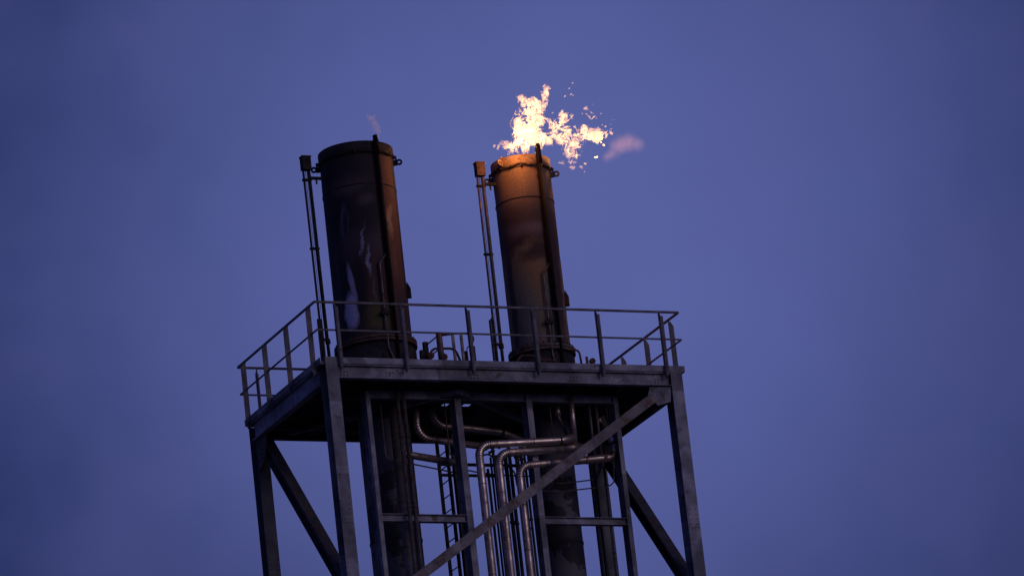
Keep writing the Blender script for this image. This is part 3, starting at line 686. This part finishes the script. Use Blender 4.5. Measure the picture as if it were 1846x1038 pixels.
m = MB(); Q, _ = fillet([V(775,655), V(777,628), V(820,628), V(832,655)], .16, 7); m.tube(Q, .025, 12); m.build('bowed_pipe', M['dark'], mf)
m = MB(); m.bar(V(771,620), V(788,606), .03, .03); m.bar(V(778,640), V(794,627), .03, .03); m.build('stay', M['dark'], mf)
for x0, x1, yt in ((765.5, 773, 614), (760, 768, 629), (839, 845, 631), (853, 858, 622)):
    a = V(x0, yt); b_ = V(x1, yt); m = MB(); m.box((a.x, YM+.05, -.133), (b_.x, YM+.13, a.z)); m.build('valve_body', M['black'], mf)
for px, py in ((777, 640.5), (801, 643)):
    a = V(px, py, YM-.1); m = MB(); m.cyl(a+Vector((0,-.01,0)), a+Vector((0,.02,0)), .07, 14); m.cyl(a+Vector((0,-.03,0)), a+Vector((0,.1,0)), .02, 8); m.build('handwheel', M['rusty'], mf)
# drains at the burning stack's foot
m = MB(); Q, _ = fillet([V(1026,629,1.5), V(1044,631,1.5), V(1049,660,1.5)], .1, 6); m.tube(Q, .022, 10); o = m.build('drain_pipe', M['pipe'], None, Q[-1]); tag(o, 'bent drain pipe hooking over the right side of the burning stack flange', 'pipe')
vs = thing('drain_valve', 'little stub and round wheel on the deck right of the burning stack', 'valve', (at(1060,650,y=1.5).x, 1.5, -.133))
m = MB(); a = V(1059, 643, 1.5); m.cyl((a.x, 1.5, -.133), (a.x-.02, 1.5, a.z), .028, 10); m.build('stub', M['rusty'], vs)
m = MB(); a = V(1069, 650, 1.45); m.cyl(a, a+Vector((0,.06,0)), .06, 14); m.cyl((a.x, 1.5, -.133), (a.x, 1.5, a.z), .02, 8); m.build('wheel', M['rusty'], vs)
for k, (p0, p1, lab) in enumerate((((925,660), (965,632), 'curved hose lying against the front of the burning stack skirt, left loop'), ((968,655), (992,640), 'small curved hose at the foot of the burning stack skirt, right loop'))):
    m = MB(); yk = 1.25; Q, _ = fillet([V(p0[0], p0[1]+6, yk), V((p0[0]+p1[0])/2-6, p1[1]+8, yk), V(p1[0]+8, p1[1]+10, yk), V(p1[0]+20, p1[1]+26, yk)], .15, 6); m.tube(Q, .022, 10)
    o = m.build('hose', M['rusty'], None, Q[0]); tag(o, lab, 'hose')

# ------------------------------------------------------------------ flame
def vnoise(p, seed):
    """value noise on an (n,3) array, 0..1"""
    i = np.floor(p).astype(np.int64); f = p-i; f = f*f*(3-2*f); o = 0
    for dx in (0, 1):
        for dy in (0, 1):
            for dz in (0, 1):
                h = ((i[:, 0]+dx)*73856093) ^ ((i[:, 1]+dy)*19349663) ^ ((i[:, 2]+dz)*83492791) ^ (seed*2654435761)
                h = (h ^ (h >> 13))*1274126177 & 0x7fffffff; h = (h ^ (h >> 16)) & 0xffff
                o = o + h/65535.*((f[:, 0] if dx else 1-f[:, 0])*(f[:, 1] if dy else 1-f[:, 1])*(f[:, 2] if dz else 1-f[:, 2]))
    return o
def fbm(p, seed, octs=4, ridge=False):
    o = 0; a = .5; s = 0
    for k in range(octs):
        n = vnoise(p*(2.03**k), seed+k)
        if ridge: n = 1-abs(2*n-1)
        o = o+a*n; s += a; a *= .55
    return o/s
def iso_mesh(field, lo, hi, h, lumps=None):
    """marching tetrahedra on a regular grid"""
    nx, ny, nz = [int((hi[i]-lo[i])/h)+2 for i in range(3)]
    X, Y, Z = np.meshgrid(lo[0]+h*np.arange(nx), lo[1]+h*np.arange(ny), lo[2]+h*np.arange(nz), indexing='ij')
    pts = np.stack([X.ravel(), Y.ravel(), Z.ravel()], 1); F = field(pts)
    F = F.reshape(nx, ny, nz); F[0] = F[-1] = -1; F[:, 0] = F[:, -1] = -1; F[:, :, 0] = F[:, :, -1] = -1
    F = F.ravel(); I = np.arange(nx*ny*nz).reshape(nx, ny, nz)
    c = [I[:-1, :-1, :-1], I[1:, :-1, :-1], I[1:, 1:, :-1], I[:-1, 1:, :-1], I[:-1, :-1, 1:], I[1:, :-1, 1:], I[1:, 1:, 1:], I[:-1, 1:, 1:]]
    c = np.stack([q.ravel() for q in c], 1); s = F[c] > 0; c = c[(s.any(1)) & (~s.all(1))]
    tets = ((0,5,1,6),(0,1,2,6),(0,2,3,6),(0,3,7,6),(0,7,4,6),(0,4,5,6)); ed = {}; V_ = []; Fc = []
    def e(a, b_):
        k = (a, b_) if a < b_ else (b_, a)
        if k not in ed:
            t = F[k[0]]/(F[k[0]]-F[k[1]]); ed[k] = len(V_); V_.append(tuple(pts[k[0]]*(1-t)+pts[k[1]]*t))
        return ed[k]
    for cell in c.tolist():
        for t in tets:
            q = [cell[i] for i in t]; ins = [a for a in q if F[a] > 0]; ou = [a for a in q if F[a] <= 0]
            if len(ins) in (0, 4): continue
            if len(ins) == 1: f = [e(ins[0], b_) for b_ in ou]; Fc.append(f)
            elif len(ins) == 3: f = [e(a, ou[0]) for a in ins]; Fc.append(f)
            else:
                Fc.append([e(ins[0], ou[0]), e(ins[0], ou[1]), e(ins[1], ou[1]), e(ins[1], ou[0])])
    return V_, Fc
# lumps of burning gas: photo position (crop px / 3.461 + 830,130), radius px, offset in depth
FL = [(420,375,95,0),(380,330,70,0),(440,260,66,.05),(480,205,48,.1),(515,160,34,.1),(535,118,26,.1),(530,100,26,.1),(540,130,34,.1),(500,190,40,.1),(545,95,16,.1),(410,190,40,.1),(375,165,30,.15),
      (360,400,60,-.1),(345,455,48,-.2),(300,470,40,-.35),(250,475,26,-.4),(235,465,18,-.4),(320,505,30,-.45),(400,470,40,-.1),(480,400,60,0),(520,420,50,.1),
      (580,330,44,0),(600,390,62,.1),(640,300,42,0),(640,260,36,-.1),(690,290,24,0),(560,440,40,.1),(660,400,70,.1),(700,440,62,.1),(740,400,62,.1),(780,360,50,.2),(810,400,62,.2),
      (860,430,44,.2),(860,380,34,.2),(910,395,30,.25),(940,375,18,.25),(960,368,10,.25),(640,500,34,0),(690,510,36,0),(680,560,36,0),(690,600,24,0),(620,570,26,.1),(720,530,26,.1),
      (500,290,50,.1),(550,300,30,.1),(820,270,32,.1),(850,290,22,.1),(795,235,22,.1),(775,580,18,0),(745,605,14,0),(765,620,10,0),(490,470,26,.1)]
FK = [(700,69,7),(679,103,7),(652,152,8),(690,140,8),(703,146,6),(877,260,6),(905,340,8),(948,300,4),(938,325,4),(960,298,4),(850,531,9),(838,531,6),(824,203,4),(760,260,6),(575,255,7),(517,90,5),(940,355,6),(880,420,8),(885,330,6)]
yc = SR.y-.05
fc = []
for x, y, r, d in FL:
    p = at(x/3.461+830, y/3.461+130, y=yc+d*.8); fc.append((p.x, p.y, p.z, r/3.461/94.))
fc = np.array(fc); h = .0115
fk = np.array([(*at(x/3.461+830, y/3.461+130, y=yc), r/3.461/94.) for x, y, r in FK])
SPLIT = float(at(560/3.461+830, 360/3.461+130, y=yc).x)
def field(pp):
    # cheap reach test first: only cells near a lump are worked out
    F = np.full(len(pp), -1.); near = np.zeros(len(pp), bool)
    for x, y, z, r in fc: near |= (np.abs(pp[:, 0]-x) < r*1.5+.14) & (np.abs(pp[:, 2]-z) < r*1.5+.14) & (np.abs(pp[:, 1]-y) < r*.9+.10)
    for x, y, z, r in fk: near |= (np.abs(pp[:, 0]-x) < r*2) & (np.abs(pp[:, 2]-z) < r*2) & (np.abs(pp[:, 1]-y) < r*2)
    p = pp[near]
    wv = np.stack([fbm(p*3.2+7, 11, 3), fbm(p*3.2+31, 17, 3), fbm(p*3.2+57, 23, 3)], 1)-.5
    q = p + wv*.22*np.array([1, .6, 1])
    e = np.full(len(p), -1.)
    for x, y, z, r in fc:
        d = np.sqrt((q[:, 0]-x)**2 + ((q[:, 1]-y)*1.9)**2 + (q[:, 2]-z)**2)/(r*1.08)
        e = np.maximum(e, 1-d)
    # the gas streams up on the left and is blown sideways on the right: noise is stretched along the stream
    t = np.clip((p[:, 0]-SPLIT)/.5+.5, 0, 1); an = np.radians(68-50*t) + (fbm(p*2.1+91, 41, 2)-.5)*2.4
    # streamlines: stretched noise sampled in two fixed frames and blended
    def stretched(ang, seed, across, along, oc, ridge):
        c, s_ = math.cos(ang), math.sin(ang); w2 = wv*.5
        a_ = (q[:, 0]+w2[:, 0])*c + (q[:, 2]+w2[:, 2])*s_; b_ = -(q[:, 0]+w2[:, 0])*s_ + (q[:, 2]+w2[:, 2])*c
        return fbm(np.stack([a_*along, q[:, 1]*across*.45, b_*across], 1), seed, oc, ridge)
    n = stretched(math.radians(66), 3, 19, 9, 4, False)*(1-t) + stretched(math.radians(20), 4, 19, 9, 4, False)*t
    rg = stretched(math.radians(66), 5, 27, 11, 3, True)*(1-t) + stretched(math.radians(20), 6, 27, 11, 3, True)*t
    f = e*1.55 - .29 + .06*t - np.clip((p[:, 0]-SPLIT)*2.5, 0, .24) + np.clip((p[:, 2]-topR-.95)*.8, 0, .25)*(1-t) + (n-.5)*2.7 - (rg-.55)*2.7
    f = np.where(e < -.45, -1., f)
    for x, y, z, r in fk:
        d = np.sqrt(((p[:, 0]-x)*.8+(p[:, 2]-z)*.35)**2 + (p[:, 1]-y)**2 + ((p[:, 2]-z)*1.3-(p[:, 0]-x)*.7)**2)/(r*.95)
        f = np.maximum(f, (1-d)*.6)
    F[near] = f
    return F
lo = fc[:, :3].min(0)-.35; hi = fc[:, :3].max(0)+.35; lo[1] = yc-.62; hi[1] = yc+.5
lo = np.minimum(lo, fk[:, :3].min(0)-.1); hi = np.maximum(hi, fk[:, :3].max(0)+.1)
Vf, Ff = iso_mesh(field, lo, hi, h)
# flame: glowing gas, brighter where thicker
fm = bpy.data.materials.new('flame_gas'); fm.use_nodes = True; t = fm.node_tree; t.nodes.clear(); l = t.links.new
fo = N(t, 'ShaderNodeOutputMaterial'); ea = N(t, 'ShaderNodeEmission'); ea.inputs[0].default_value = (1, .36, .10, 1); ea.inputs[1].default_value = .10
tr = N(t, 'ShaderNodeBsdfTransparent'); ad = N(t, 'ShaderNodeAddShader'); l(ea.outputs[0], ad.inputs[0]); l(tr.outputs[0], ad.inputs[1]); l(ad.outputs[0], fo.inputs[0])
ev = N(t, 'ShaderNodeEmission'); ev.inputs[0].default_value = (1, .52, .15, 1); ev.inputs[1].default_value = 36.; l(ev.outputs[0], fo.inputs[1])
fmB = MB(); fmB.add(Vf, Ff, True)
fl = fmB.build('flame', fm, None, (SR.x, SR.y, topR)); tag(fl, 'bright white and orange flames blowing right from the mouth of the slim stack', 'flame')
bpy.context.view_layer.update()
# the fire's light, plus two added lamps before the stack, away from flame
for px, py, dy, e_, rad in ((410, 380, -.1, 90, .30), (335, 462, -.78, 22, .10), (320, 420, -1.05, 22, .2), (720, 420, 0, 70, .28), (470, 250, 0, 30, .2)):
    p = at(px/3.461+830, py/3.461+130, y=yc+dy)
    ld = bpy.data.lights.new('flame_and_fill_light', 'POINT'); ld.energy = e_; ld.color = (1, .37, .09); ld.shadow_soft_size = rad
    lo_ = bpy.data.objects.new('flame_and_fill_light', ld); C.objects.link(lo_); lo_.location = Vector(p)-ROOTS[fl.name]; lo_.parent = fl
# smoke puffs: small volumes with soft noisy density
def puff(name, label, pts, col, dens, glow, gcol):
    """pts: px, py, y, radius m"""
    P = [(at(a, b_, y=c), r) for a, b_, c, r in pts]; m = MB()
    lo = Vector((min(p.x-r for p, r in P), min(p.y-r for p, r in P), min(p.z-r for p, r in P))); hi = Vector((max(p.x+r for p, r in P), max(p.y+r for p, r in P), max(p.z+r for p, r in P)))
    m.box(lo, hi); mm = bpy.data.materials.new(name); mm.use_nodes = True; t = mm.node_tree; t.nodes.clear(); l = t.links.new
    o_ = N(t, 'ShaderNodeOutputMaterial'); pv = N(t, 'ShaderNodeVolumePrincipled'); pv.inputs['Color'].default_value = (*col, 1); tc = N(t, 'ShaderNodeTexCoord')
    nz = N(t, 'ShaderNodeTexNoise'); nz.inputs['Scale'].default_value = 9; nz.inputs['Detail'].default_value = 4; l(tc.outputs['Object'], nz.inputs['Vector'])
    base = (lo+hi)/2; acc = None
    sb = N(t, 'ShaderNodeVectorMath', operation='SUBTRACT'); sb.inputs[1].default_value = (.5, .5, .5); l(nz.outputs['Color'], sb.inputs[0])
    wp = N(t, 'ShaderNodeVectorMath', operation='MULTIPLY_ADD'); wp.inputs[1].default_value = (.16, .16, .16); l(sb.outputs[0], wp.inputs[0]); l(tc.outputs['Object'], wp.inputs[2])
    for p, r in P:
        d = N(t, 'ShaderNodeVectorMath', operation='DISTANCE'); d.inputs[1].default_value = p-base; l(wp.outputs[0], d.inputs[0])
        k = N(t, 'ShaderNodeMapRange', interpolation_type='SMOOTHSTEP'); k.inputs[1].default_value = r*.05; k.inputs[2].default_value = r*.85; k.inputs[3].default_value = 1; k.inputs[4].default_value = 0; l(d.outputs['Value'], k.inputs[0])
        if acc is None: acc = k.outputs[0]
        else:
            mx = N(t, 'ShaderNodeMath', operation='MAXIMUM'); l(acc, mx.inputs[0]); l(k.outputs[0], mx.inputs[1]); acc = mx.outputs[0]
    ml = N(t, 'ShaderNodeMath', operation='MULTIPLY'); ml.inputs[1].default_value = dens; l(acc, ml.inputs[0]); l(ml.outputs[0], pv.inputs['Density'])
    if glow:
        pv.inputs['Emission Color'].default_value = (*gcol, 1); mg = N(t, 'ShaderNodeMath', operation='MULTIPLY'); mg.inputs[1].default_value = glow; l(acc, mg.inputs[0]); l(mg.outputs[0], pv.inputs['Emission Strength'])
    l(pv.outputs[0], o_.inputs[1]); o = m.build('smoke', mm, None, base); tag(o, label, 'smoke', kind='stuff'); return o
puff('pilot_smoke', 'faint pale wisp of smoke rising from the pilot pipe of the thick stack', [(682,237,1.3,.09), (679,230,1.3,.11), (675,222,1.3,.125), (669,214,1.3,.13), (663,210,1.3,.08)], (.9, .85, .9), 7, 1.7, (.5, .35, .55))
puff('flare_smoke', 'dim pink puffs of burning gas drifting right of the flames', [(1111,264,1.9,.24), (1118,262,1.9,.30), (1133,257,1.9,.30), (1148,260,1.9,.24), (1103,278,1.9,.20), (1094,284,1.9,.16)], (.9, .8, .8), .04, .85, (1.0, .42, .22))
